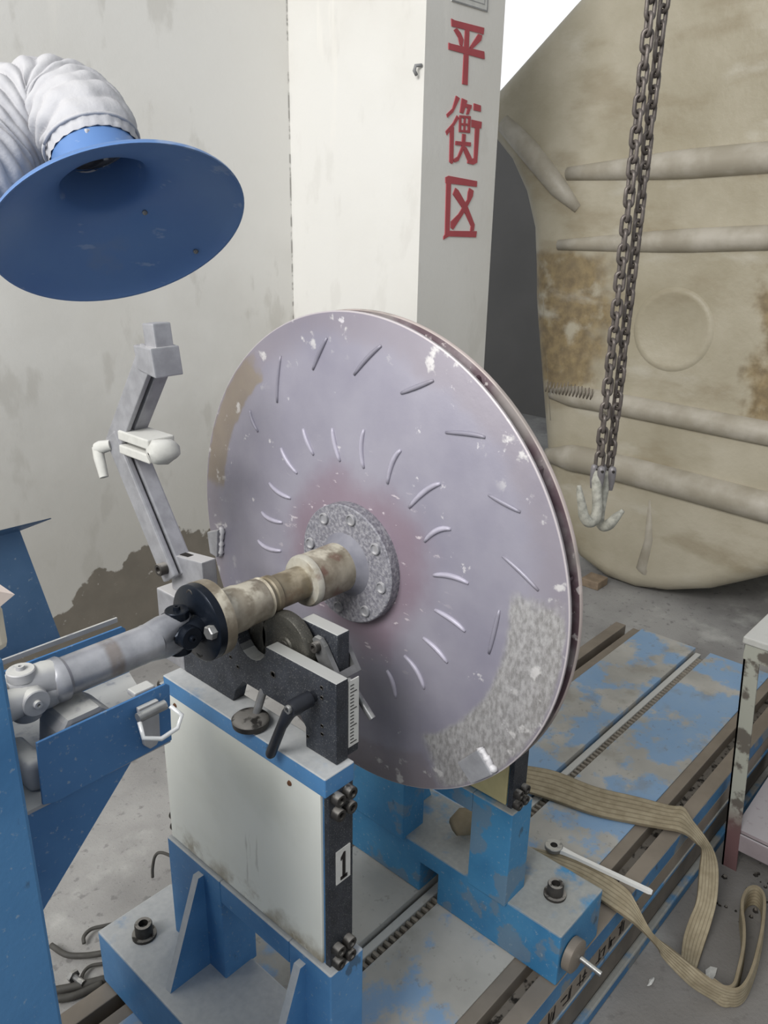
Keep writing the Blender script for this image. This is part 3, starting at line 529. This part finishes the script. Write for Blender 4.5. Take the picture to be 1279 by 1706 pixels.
def ujoint(xc, mat, flangeside):
    s = 1 if flangeside else -1
    for q in (-1, 1):
        obj('flange_ear', G().tube([(xc + s * .030, .755 + q * .008, 1.0), (xc + s * .016, .755 + q * .0115, 1.0), (xc + s * .004, .755 + q * .0118, 1.0), (xc - s * .008, .755 + q * .0118, 1.0), (xc - s * .0155, .755 + q * .0118, 1.0)], [.0185, .0155, .0148, .0130, .006], 24), mat, car, smooth=45)
        obj('tube_ear', G().tube([(xc - s * .034, .755, 1.0 + q * .004), (xc - s * .020, .755, 1.0 + q * .0095), (xc - s * .006, .755, 1.0 + q * .0116), (xc + s * .007, .755, 1.0 + q * .0118), (xc + s * .0150, .755, 1.0 + q * .0118)], [.0195, .0172, .0150, .0132, .006], 24), 'tube' if flangeside else mat, car, smooth=45)
    cr = obj('cross_trunnion', G().cyl((xc, .755 - .026, 1.0), (xc, .755 + .026, 1.0), .009, 16).cyl((xc, .755, 1.0 - .027), (xc, .755, 1.0 + .027), .009, 16), mat, car, smooth=40)
    for d in ((0, -1, 0), (0, 1, 0), (0, 0, 1), (0, 0, -1)):
        obj('bearing_cap', G().lathe([(.018, .0142), (.0272, .0142), (.0282, .0132), (.0282, .0045), (.032, .004), (.032, .0018), (.029, .0015), (.029, 0)], (xc, .755, 1.0), d, 24), mat, cr, smooth=40)
ujoint(.478, 'blackoil', True); ujoint(.292, 'cast', False)
obj('shaft_tube', G().lathe([(.318, .021), (.322, .024), (.332, .0245), (.336, .0215), (.432, .0215), (.436, .0222), (.446, .0215), (.450, .018)], (0, .755, 1.0), (1, 0, 0), 32), 'tube', car, smooth=35)
obj('drive_flange', G().lathe([(.20, .0), (.20, .040), (.252, .040), (.262, .030), (.268, .024), (.268, 0)], (0, .755, 1.0), (1, 0, 0), 32), 'cast', car, smooth=35)
# ---------------------------------------------------------------- guard trough around the cardan shaft
gd = thing('shaft_guard', 'blue sheet metal guard trough below the cardan shaft with a steel toggle latch', 'guard', (.33, .755, .92))
fp = obj('front_panel', G().prism([(.267, .990), (.409, .991), (.414, .987), (.411, .919), (.276, .916), (.264, .920)], 1, .679, .682), 'bluesheet', gd, fixn=True, bev=.0006)
obj('rear_panel', G().prism([(.20, .984), (.452, .984), (.456, .980), (.455, .905), (.20, .905)], 1, .838, .841), 'bluesheet', gd, fixn=True)
obj('rear_lip', G().prism([(.20, .990), (.455, .990), (.455, .984), (.20, .984)], 1, .853, .856), 'cast', gd, fixn=True)
obj('tray', G().prism([(.20, .682), (.411, .682), (.455, .838), (.20, .838)], 2, .915, .919), 'cast', gd, fixn=True)
obj('support_gusset', G().prism([(.278, .918), (.372, .920), (.252, .793), (.18, .72), (.18, .918)], 1, .686, .690), 'bluesheet', gd, fixn=True)
hs = obj('bearing_cover', G().prism([(.300, .919), (.306, .960), (.316, .974), (.352, .974), (.366, .962), (.372, .919)], 1, .716, .765), 'cast', gd, fixn=True, bev=.006)
obj('lug', G().box(.262, .285, .70, .76, .919, .955, .008), 'cast', gd, smooth=60)
obj('grease_nipple', G().lathe([(0, .005), (.006, .005), (.008, .003), (.014, .003), (.014, 0)], (.330, .700, .919), (0, 0, 1), 10), 'steel', gd, smooth=40)
obj('hinge_tab', G().box(.375, .40, .684, .70, .985, .992, .002), 'cast', gd)
lt = obj('latch_plate', G().prism([(.372, .980), (.396, .980), (.394, .934), (.389, .927), (.381, .926), (.375, .933)], 1, .673, .679), 'cast', gd, fixn=True, bev=.0012)
obj('latch_barrel', G().tube([(.367, .668, .974), (.400, .668, .975)], .0055, 12), 'steel', lt, smooth=40)
obj('latch_loop', G().tube([(.367, .665, .971), (.364, .655, .958), (.380, .648, .952), (.400, .648, .955), (.409, .652, .965), (.402, .662, .975)], .0026, 8), 'chrome', lt, smooth=True)
cv = thing('guard_cover', 'blue sheet cover swung open and leaning behind the cardan shaft', 'cover', (.33, .9, .96))
obj('cover_sheet', G().prism([(.165, 1.118), (.371, 1.117), (.402, .962), (.335, .960), (.165, .960)], 1, .899, .902), 'bluecover_shaded', cv, fixn=True)
obj('cover_flange', G().add([(.165, .899, 1.117), (.371, .899, 1.117), (.400, .880, 1.130), (.165, .880, 1.134), (.165, .901, 1.116), (.372, .901, 1.116), (.402, .882, 1.128), (.165, .882, 1.132)], [(0, 1, 2, 3), (4, 7, 6, 5), (0, 4, 5, 1), (1, 5, 6, 2), (2, 6, 7, 3), (3, 7, 4, 0)]), 'bluecover_shaded', cv, fixn=True)
hd = thing('headstock', 'smooth blue headstock housing at the left edge of the picture', 'housing', (-.1, .75, .22))
obj('housing', G().box(-.5, .184, .50, .64, .222, 1.19, .003), 'bluecol', hd)
obj('rear_housing', G().box(-.5, .16, .64, 1.0, .222, 1.08, .003), 'bluecol', hd)
o = obj('foam_block', G().box(.07, .192, .505, .56, 1.191, 1.225, .006), 'foam', loc=(.12, .53, 1.191)); tag(o, 'torn cream foam block lying on the blue headstock', 'foam')
o = obj('pink_board', G().prism([(.06, 1.226), (.182, 1.226), (.196, 1.233), (.182, 1.241), (.06, 1.252)], 1, .497, .556), 'pinkboard', loc=(.12, .525, 1.226), fixn=True); tag(o, 'pale pink pointed board lying on the cream foam block', 'board')
# ---------------------------------------------------------------- extraction hood and duct
hn = V(D['HOODN']).normalized(); hc = V(D['HOODC'])
e1 = hn.cross(V((0, 0, 1))).normalized()
hood = thing('extraction_hood', 'wide blue bell-shaped dust extraction hood hanging at upper left', 'hood', hc - hn * .12)
pf = [(0, .176), (-.004, .174), (-.012, .163), (-.022, .144), (-.034, .118), (-.048, .094), (-.062, .075), (-.075, .065), (-.086, .061), (-.15, .060)]
inner = pf; outer = [(d - .0035, r + .001) for d, r in reversed(pf)]
def shell(pr, o, ax, seg):
    g = G().lathe(pr + [pr[0]], o, ax, seg, e1); g.f = [f for f in g.f if len(f) == 4]; return g
obj('bell', shell(inner + outer[1:] + [(-.003, .178), (.0005, .1785)], hc, hn, 96), 'hood', hood, smooth=60, fixn=True)
e2 = hn.cross(e1)
for s_, r_, a_ in ((-.0625, .0755, 2.588), (-.0145, .157, 2.682), (-.0625, .0755, 5.0)):
    p = hc + hn * (s_ + .001) + (e1 * math.cos(a_) + e2 * math.sin(a_)) * r_
    obj('screw', G().lathe([(0, .0042), (.002, .0036), (.0025, .0015), (.0015, 0)], p, (hn * .8 - (e1 * math.cos(a_) + e2 * math.sin(a_)) * .5), 10), 'steel', hood, smooth=40)
dp = [V(p) for p in D['DUCT']]
def catmull(P, n):
    P = [P[0] * 2 - P[1]] + P + [P[-1] * 2 - P[-2]]; out = []
    for i in range(1, len(P) - 2):
        for k in range(n):
            t = k / n; a, b, c_, d = P[i - 1:i + 3]
            out.append(.5 * ((2 * b) + (c_ - a) * t + (2 * a - 5 * b + 4 * c_ - d) * t * t + (3 * b - a - 3 * c_ + d) * t ** 3))
    out.append(P[-2]); return out
path = catmull(dp, 34); seg = 72; n = len(path); vs = []; fs = []
u = e1; s_len = 0
for i in range(n):
    t = (path[min(i + 1, n - 1)] - path[max(i - 1, 0)]).normalized(); u = (u - t * u.dot(t)).normalized(); w = t.cross(u)
    if i: s_len += (path[i] - path[i - 1]).length
    base = .0625 + min(1, s_len / .10) * .009
    for k in range(seg):
        a = 2 * math.pi * k / seg; ph = s_len / .021 * math.pi + .9 * math.sin(a * 2 + 1) + .5 * math.sin(a * 5 + s_len * 20) + a * .5 * 2
        fold = .0095 * (abs(math.sin(ph)) ** .7 - .6) * (.75 + .35 * math.sin(a * 3 + s_len * 25)) + .0012 * math.sin(a * 11 + s_len * 120)
        k_ = min(1, max(0, (s_len - .012) / .02))
        vs.append(path[i] + (u * math.cos(a) + w * math.sin(a)) * (base + fold * k_ + (1 - k_) * .0012 * math.sin(a * 24)))
for i in range(n - 1):
    for k in range(seg):
        k2 = (k + 1) % seg; fs.append((i * seg + k, i * seg + k2, (i + 1) * seg + k2, (i + 1) * seg + k))
duct = thing('flexible_duct', 'pleated white fabric duct pulled over the neck of the blue hood', 'duct', dp[0])
obj('fabric_sleeve', G().add(vs, fs), 'duct', duct, smooth=True)
q = dp[1]; tdir = (dp[1] - dp[0]).normalized()
obj('strap', G().tube([dp[0] + tdir * .016 + (e1 * math.cos(a / 40 * 6.2832) + e2 * math.sin(a / 40 * 6.2832)) * .067 for a in range(41)], .0026, 6), 'duct', duct, smooth=True)
pb = dp[0] + tdir * .018 - V((.40, .80, 0)) * .064 + V((0, 0, .012))
obj('strap_buckle', G().box(pb.x - .012, pb.x + .012, pb.y - .004, pb.y + .004, pb.z - .005, pb.z + .005, .002), 'duct', duct)
# ---------------------------------------------------------------- chains and hooks
def link_mesh():
    pts = []; L, R = .0098, .0082
    for k in range(9): a = math.pi * k / 8; pts.append((R * math.cos(a), 0, L + R * math.sin(a)))
    for k in range(9): a = math.pi + math.pi * k / 8; pts.append((R * math.cos(a), 0, -L + R * math.sin(a)))
    pts.append(pts[0]); g = G().tube(pts, .0041, 7, False); return g
proto = None
for ci, (xy, zt, hk, rad, lab) in enumerate((((1.557, .787), .976, D['HOOK1'], [.008, .011, .0105, .0105, .0115, .012, .0125, .011, .009, .0075, .004], 'front lifting chain whose pale hook points to the left'), ((1.599, .783), .968, D['HOOK2'], [.008, .011, .0105, .0100, .0105, .0105, .011, .012, .0095, .0045], 'rear lifting chain whose pale hook points to the right'))):
    ch = thing('lifting_chain', lab, 'chain', (xy[0], xy[1], zt), 'lifting chains'); z = zt + .004; k = 0
    while z < 2.16:
        if proto is None: proto = obj('chain_link', link_mesh().xf(lambda p: (p.x + xy[0], p.y + xy[1], p.z + z)), 'chain', ch, loc=(xy[0], xy[1], z), smooth=True); q = proto
        else: q = inst(proto, ch, (xy[0] + random.uniform(-.0008, .0008), xy[1] + random.uniform(-.0008, .0008), z))
        q.rotation_euler = (0, 0, math.radians((-42 if k % 2 == 0 else 48) + random.uniform(-14, 14) + ci * 20)); z += .0262; k += 1
    P = [V(p) for p in hk]; pts = catmull(P, 4); rr = []
    for i in range(len(P) - 1):
        for k in range(4): rr.append(rad[i] + (rad[i + 1] - rad[i]) * k / 4)
    rr.append(rad[-1]); hkob = obj('hook', G().tube(pts, rr, 14), 'hook', ch, smooth=True)
    t = V(hk[0]); vd = V((.74, .67, 0)); rt = V((.67, -.74, 0))
    for off, w_ in ((vd * -.0085 + rt * .0035, .0085), (vd * .006 - rt * .008, .0075)):
        e_ = obj('clevis_ear', G().tube([t + off + V((0, 0, z_)) for z_ in (.0135, .011, .005, -.006, -.022, -.040)], [w_ * q for q in (.35, .8, 1, 1, .9, .6)], 14), 'hookgrey', hkob, smooth=50)
    obj('pin_head', G().cyl(t + vd * -.0185 + rt * .0035 + V((0, 0, .004)), t + vd * -.016 + rt * .0035 + V((0, 0, .004)), .0032, 10), 'bolt', hkob, smooth=40)
    obj('clevis_pin', G().cyl(t - vd * .015 + rt * .002 + V((0, 0, .004)), t + vd * .010 - rt * .006 + V((0, 0, .004)), .003, 10), 'bolt', hkob, smooth=40)
# ---------------------------------------------------------------- fibreglass tank
tk = thing('fibreglass_tank', 'huge ribbed beige fibreglass tank with brown resin stains behind the bed', 'tank', (3.4, 1.1, 0))
def rounded_front(poly, x0, x1, R, steps=8):
    pts = []; n0 = len(poly)
    for i in range(n0):
        a, b = V((*poly[i], 0)), V((*poly[(i + 1) % n0], 0)); k = max(1, int((b - a).length / .10))
        pts += [a.lerp(b, q / k) for q in range(k)]
    for it in range(1): pts = [(pts[i - 1] + pts[i] * 4 + pts[(i + 1) % len(pts)]) / 6 for i in range(len(pts))]
    n = len(pts); ar = sum(pts[i].x * pts[(i + 1) % n].y - pts[(i + 1) % n].x * pts[i].y for i in range(n)); sg = 1 if ar > 0 else -1
    nr = []
    for i in range(n):
        t = (pts[(i + 1) % n] - pts[i - 1]).normalized(); nr.append(V((-t.y, t.x, 0)) * sg)
    g = G(); vs = []; fs = []
    for j in range(steps + 1):
        ph = math.pi / 2 * j / steps; ins = R * (1 - math.sin(ph)); x = x0 + R * (1 - math.cos(ph))
        for p, q in zip(pts, nr): w = p + q * ins; vs.append((x, w.x, w.y))
    for p in pts: vs.append((x1, p.x, p.y))
    for j in range(steps + 1):
        for i in range(n): i2 = (i + 1) % n; fs.append((j * n + i, j * n + i2, (j + 1) * n + i2, (j + 1) * n + i))
    fs += [tuple(range(n)), tuple(range((steps + 1) * n, (steps + 2) * n))]
    return g.add(vs, fs)
body = obj('tank_body', rounded_front(D['TANK'], 3.0, 4.1, .075), 'tank', tk, fixn=True, smooth=50)
for (l, R) in zip(D['TANKRIB'], (.05, .042, .045, .058)):
    P = [V((3.006, y - (.012 if k_i == 0 else 0), z)) for k_i, (y, z) in enumerate(l)]; d = (P[-1] - P[-2]); P.append(P[-1] + d * (.45 if len(l) == 2 else .6))
    P = catmull(P, 8); n = len(P)
    obj('rib', G().tube(P, [R * min(1, .5 + i * .11) for i in range(n)], 18), 'tankrib', tk, smooth=True)
obj('corner_rib', G().tube([V((3.03 if i == 0 else 3.008, y, z)) for i, (y, z) in enumerate(D['TANKDIAG'])], [.045, .045, .04, .02], 16), 'tankrib', tk, smooth=True)
obj('seam_rib', G().tube([V(((3.012, 3.012, 3.014, 3.05)[i], y, z)) for i, (y, z) in enumerate(D['TANKSEAM'])], [.012, .022, .028, .024], 12), 'tankrib', tk, smooth=True)
obj('edge_flange', G().tube([V((3.03, y - .01, z)) for y, z in D['TANKFLANGE']], [.028, .03, .028], 12), 'tankrib', tk, smooth=True)
cy_, cz_ = D['TANKCIRC'][0]
obj('round_boss', G().lathe([(.004, .158), (-.003, .150), (-.007, .140), (-.007, .130), (-.002, .118), (-.002, 0)], (3.0, cy_, cz_), (1, 0, 0), 48), 'tank', tk, smooth=60)
g = G()
for k in range(14):
    y = 1.775 - k * .016; g.tube([(2.962, y, .775), (2.955, y - .006, .795), (2.968, y - .003, .815 + .02 * random.random())], [.003, .004, .002], 6)
obj('resin_drip', g, 'rail', tk, smooth=True)
o = obj('tank_block', G().box(2.90, 2.985, 1.41, 1.49, 0, .035, .003), 'wood', loc=(2.94, 1.45, 0)); tag(o, 'small brown wooden block on the floor against the left end of the tank', 'block')
# ---------------------------------------------------------------- frame stand at the right edge
fs_ = thing('angle_iron_stand', 'pale peeling angle iron stand with a white top at the right edge', 'stand', (1.9, .3, 0))
def aleg(x, y, y2):
    g = G(); t = .004; w = .034
    for (ax0, ax1, ay0, ay1) in ((0, t, -w, 0), (0, w, -t, 0)):
        b = G().box(ax0, ax1, ay0, ay1, 0, .588); b.xf(lambda p: (p.x + x, p.y + y + (y2 - y) * p.z / .588, p.z)); g.add(b.v, b.f)
    return g
obj('leg', aleg(1.727, .436, .478), 'angle', fs_); obj('leg', aleg(1.727, .0, .0), 'angle', fs_); obj('leg', aleg(2.1, .45, .478), 'angle', fs_); obj('leg', aleg(2.1, .0, .0), 'angle', fs_)
obj('top_rail', G().box(1.7255, 1.7310, .0, .4765, .552, .588), 'angle', fs_)
obj('side_rail', G().box(1.735, 2.12, .4745, .4795, .552, .588), 'angle', fs_)
obj('top_board', G().box(1.722, 2.14, -.03, .483, .589, .606, .003), 'white_dust', fs_)
obj('shelf', G().prism([(1.735, .425), (2.12, .437), (2.12, -.02), (1.735, -.02)], 2, .104, .112), 'shelf', fs_, fixn=True)
obj('shelf_rail', G().box(1.728, 1.734, -.02, .420, .058, .104, .002), 'shelf', fs_)
# ---------------------------------------------------------------- sling, wrench, cables, scraps
def ribbon(E0, E1, name, lift=0):
    A = catmull([V(p) for p in E0], 6); Bq = catmull([V(p) for p in E1], 6); m_ = 6; n = len(A); g = G(); vs = []; fs = []
    th = .0055; g.attr = []
    for side in (0, 1):
        for i in range(n):
            a, b = A[i], Bq[i]; t = (A[min(i + 1, n - 1)] + Bq[min(i + 1, n - 1)] - A[max(i - 1, 0)] - Bq[max(i - 1, 0)]).normalized(); nn = t.cross(b - a).normalized()
            for k in range(m_ * 2 + 1):
                f = k / (m_ * 2); gro = .0011 if (k % 2 == 1) else 0
                g.attr.append(f); vs.append(a.lerp(b, f) + nn * ((th / 2 + gro) * (1 if side else -1)))
    w_ = m_ * 2 + 1
    for side in (0, 1):
        o_ = side * n * w_
        for i in range(n - 1):
            for k in range(w_ - 1):
                q = (o_ + i * w_ + k, o_ + i * w_ + k + 1, o_ + (i + 1) * w_ + k + 1, o_ + (i + 1) * w_ + k); fs.append(q if side else q[::-1])
    O = n * w_
    for i in range(n - 1):
        for k in (0, w_ - 1):
            fs.append((i * w_ + k, (i + 1) * w_ + k, O + (i + 1) * w_ + k, O + i * w_ + k))
    return g.add(vs, fs)
sl = thing('lifting_sling', 'beige woven webbing sling lying across the bed and spilling onto the floor', 'sling', (1.4, .5, .1))
obj('upper_strand', ribbon(D['SLA'][0], D['SLA'][1], 'a'), 'sling', sl, fixn=True, smooth=40)
obj('lower_strand', ribbon(D['SLB'][0], D['SLB'][1], 'b'), 'sling', sl, fixn=True, smooth=40)
o = obj('sling_end', G().tube([(1.040, .742, .362), (1.06, .735, .366), (1.08, .72, .366), (1.085, .70, .360)], [.018, .027, .026, .018], 7), 'sling', loc=(1.07, .735, .335), smooth=True); tag(o, 'crumpled end of webbing bunched in the opening of the far pedestal', 'sling')
wr = thing('ring_wrench', 'bright steel ring wrench lying on the lower strand of the sling', 'wrench', (1.26, .54, .24))
w0, w1 = V((1.247, .636, .246)), V((1.282, .436, .236)); wd = (w1 - w0).normalized(); wn = wd.cross(V((0, 0, 1))).normalized()
obj('ring_head', G().lathe([(-.004, .0185), (.003, .0185), (.004, .0175), (.004, .0075), (-.003, .0075), (-.004, .0175)], w0, (0, 0, 1), 28), 'steel', wr, smooth=40, fixn=True)
obj('square_hole', G().prism([(w0.x + a * .0075, w0.y + b * .0075) for a, b in ((1, .2), (-.2, 1), (-1, -.2), (.2, -1))], 2, w0.z - .003, w0.z + .0025), 'ink', wr, fixn=True)
g = G()
for s_ in (-1, 1):
    pass
h0 = w0 + wd * .014; vs = []
for P, wdt, tz in ((h0, .0085, .004), (w0 + wd * .05, .0055, .0032), (w1 - wd * .006, .0060, .0032), (w1, .004, .0025)):
    vs += [P + wn * wdt + V((0, 0, -tz)), P + wn * wdt * .8 + V((0, 0, tz)), P - wn * wdt * .8 + V((0, 0, tz)), P - wn * wdt + V((0, 0, -tz))]
fs = [(0, 1, 2, 3), (12, 15, 14, 13)]
for i in range(3):
    for k in range(4): fs.append((i * 4 + k, i * 4 + (k + 1) % 4, i * 4 + 4 + (k + 1) % 4, i * 4 + 4 + k))
obj('handle', G().add(vs, fs), 'chrome', wr, fixn=True)
for key, R, lab in (('CABLE1', .006, 'thick grey cable running along the floor to the near pedestal base'), ('CABLE2', .004, 'thin cable looping up from the floor behind the base corner'), ('CABLE3', .003, 'thin black cable rising to the back of the near pedestal'), ('CABLE4', .0035, 'curled grey cable hanging at the base corner'), ('CABLE5', .008, 'dark grey hose end on the floor left of the base, farther of two'), ('CABLE6', .007, 'dark grey hose end on the floor left of the base, nearer of two')):
    P = catmull([V(p) for p in D[key]], 6); tag(obj('cable', G().tube(P, R, 10), 'cable', loc=P[0], smooth=True), lab, 'cable')
o = obj('hex_bolt', hex_bolt(G().tube([(.500, 1.262, .02), (.505, 1.235, .02)], .006, 10), (.500, 1.262, .02), (-.2, 1, 0), .013, .008), 'steel', loc=(.5, 1.25, .012)); tag(o, 'loose hex bolt lying on the grey hose', 'bolt')
rnd = random.Random(3)
for i, (x, y, lab) in enumerate(((1.40, .335, 'flattened white paper scrap inside the sling loop'), (1.30, .415, 'small white chip beside the foot of the bed'), (1.27, .20, 'crumpled white scrap at the lower right corner'))):
    vs = []; k = 9
    for j in range(k): a = 6.283 * j / k; r = (.022, .010, .014)[i] * rnd.uniform(.5, 1.2); vs.append((x + r * math.cos(a) * 1.5, y + r * math.sin(a) * .5, .002 + rnd.random() * .004))
    g = G().add(vs + [(x, y, .009)], [(j, (j + 1) % k, k) for j in range(k)] + [tuple(range(k))[::-1]])
    tag(obj('paper_scrap', g, 'paper', loc=(x, y, 0)), lab, 'scrap')
g = G(); rnd = random.Random(5)
for i in range(420):
    x = rnd.uniform(1.58, 2.1); y = rnd.uniform(.02, .42); r = rnd.uniform(.002, .008)
    if min(abs(x - 1.727 - .015), abs(x - 2.115)) < .04 and (y < .05 or y > .37): continue
    g.lathe([(0, r), (r * .8, r * .6), (r, 0)], (x, y, 0), (rnd.uniform(-.3, .3), rnd.uniform(-.3, .3), 1), 5)
o = obj('floor_debris', g, 'slot'); o['kind'] = 'stuff'; tag(o, 'dark crumbs of debris on the floor under the angle iron stand', 'debris')
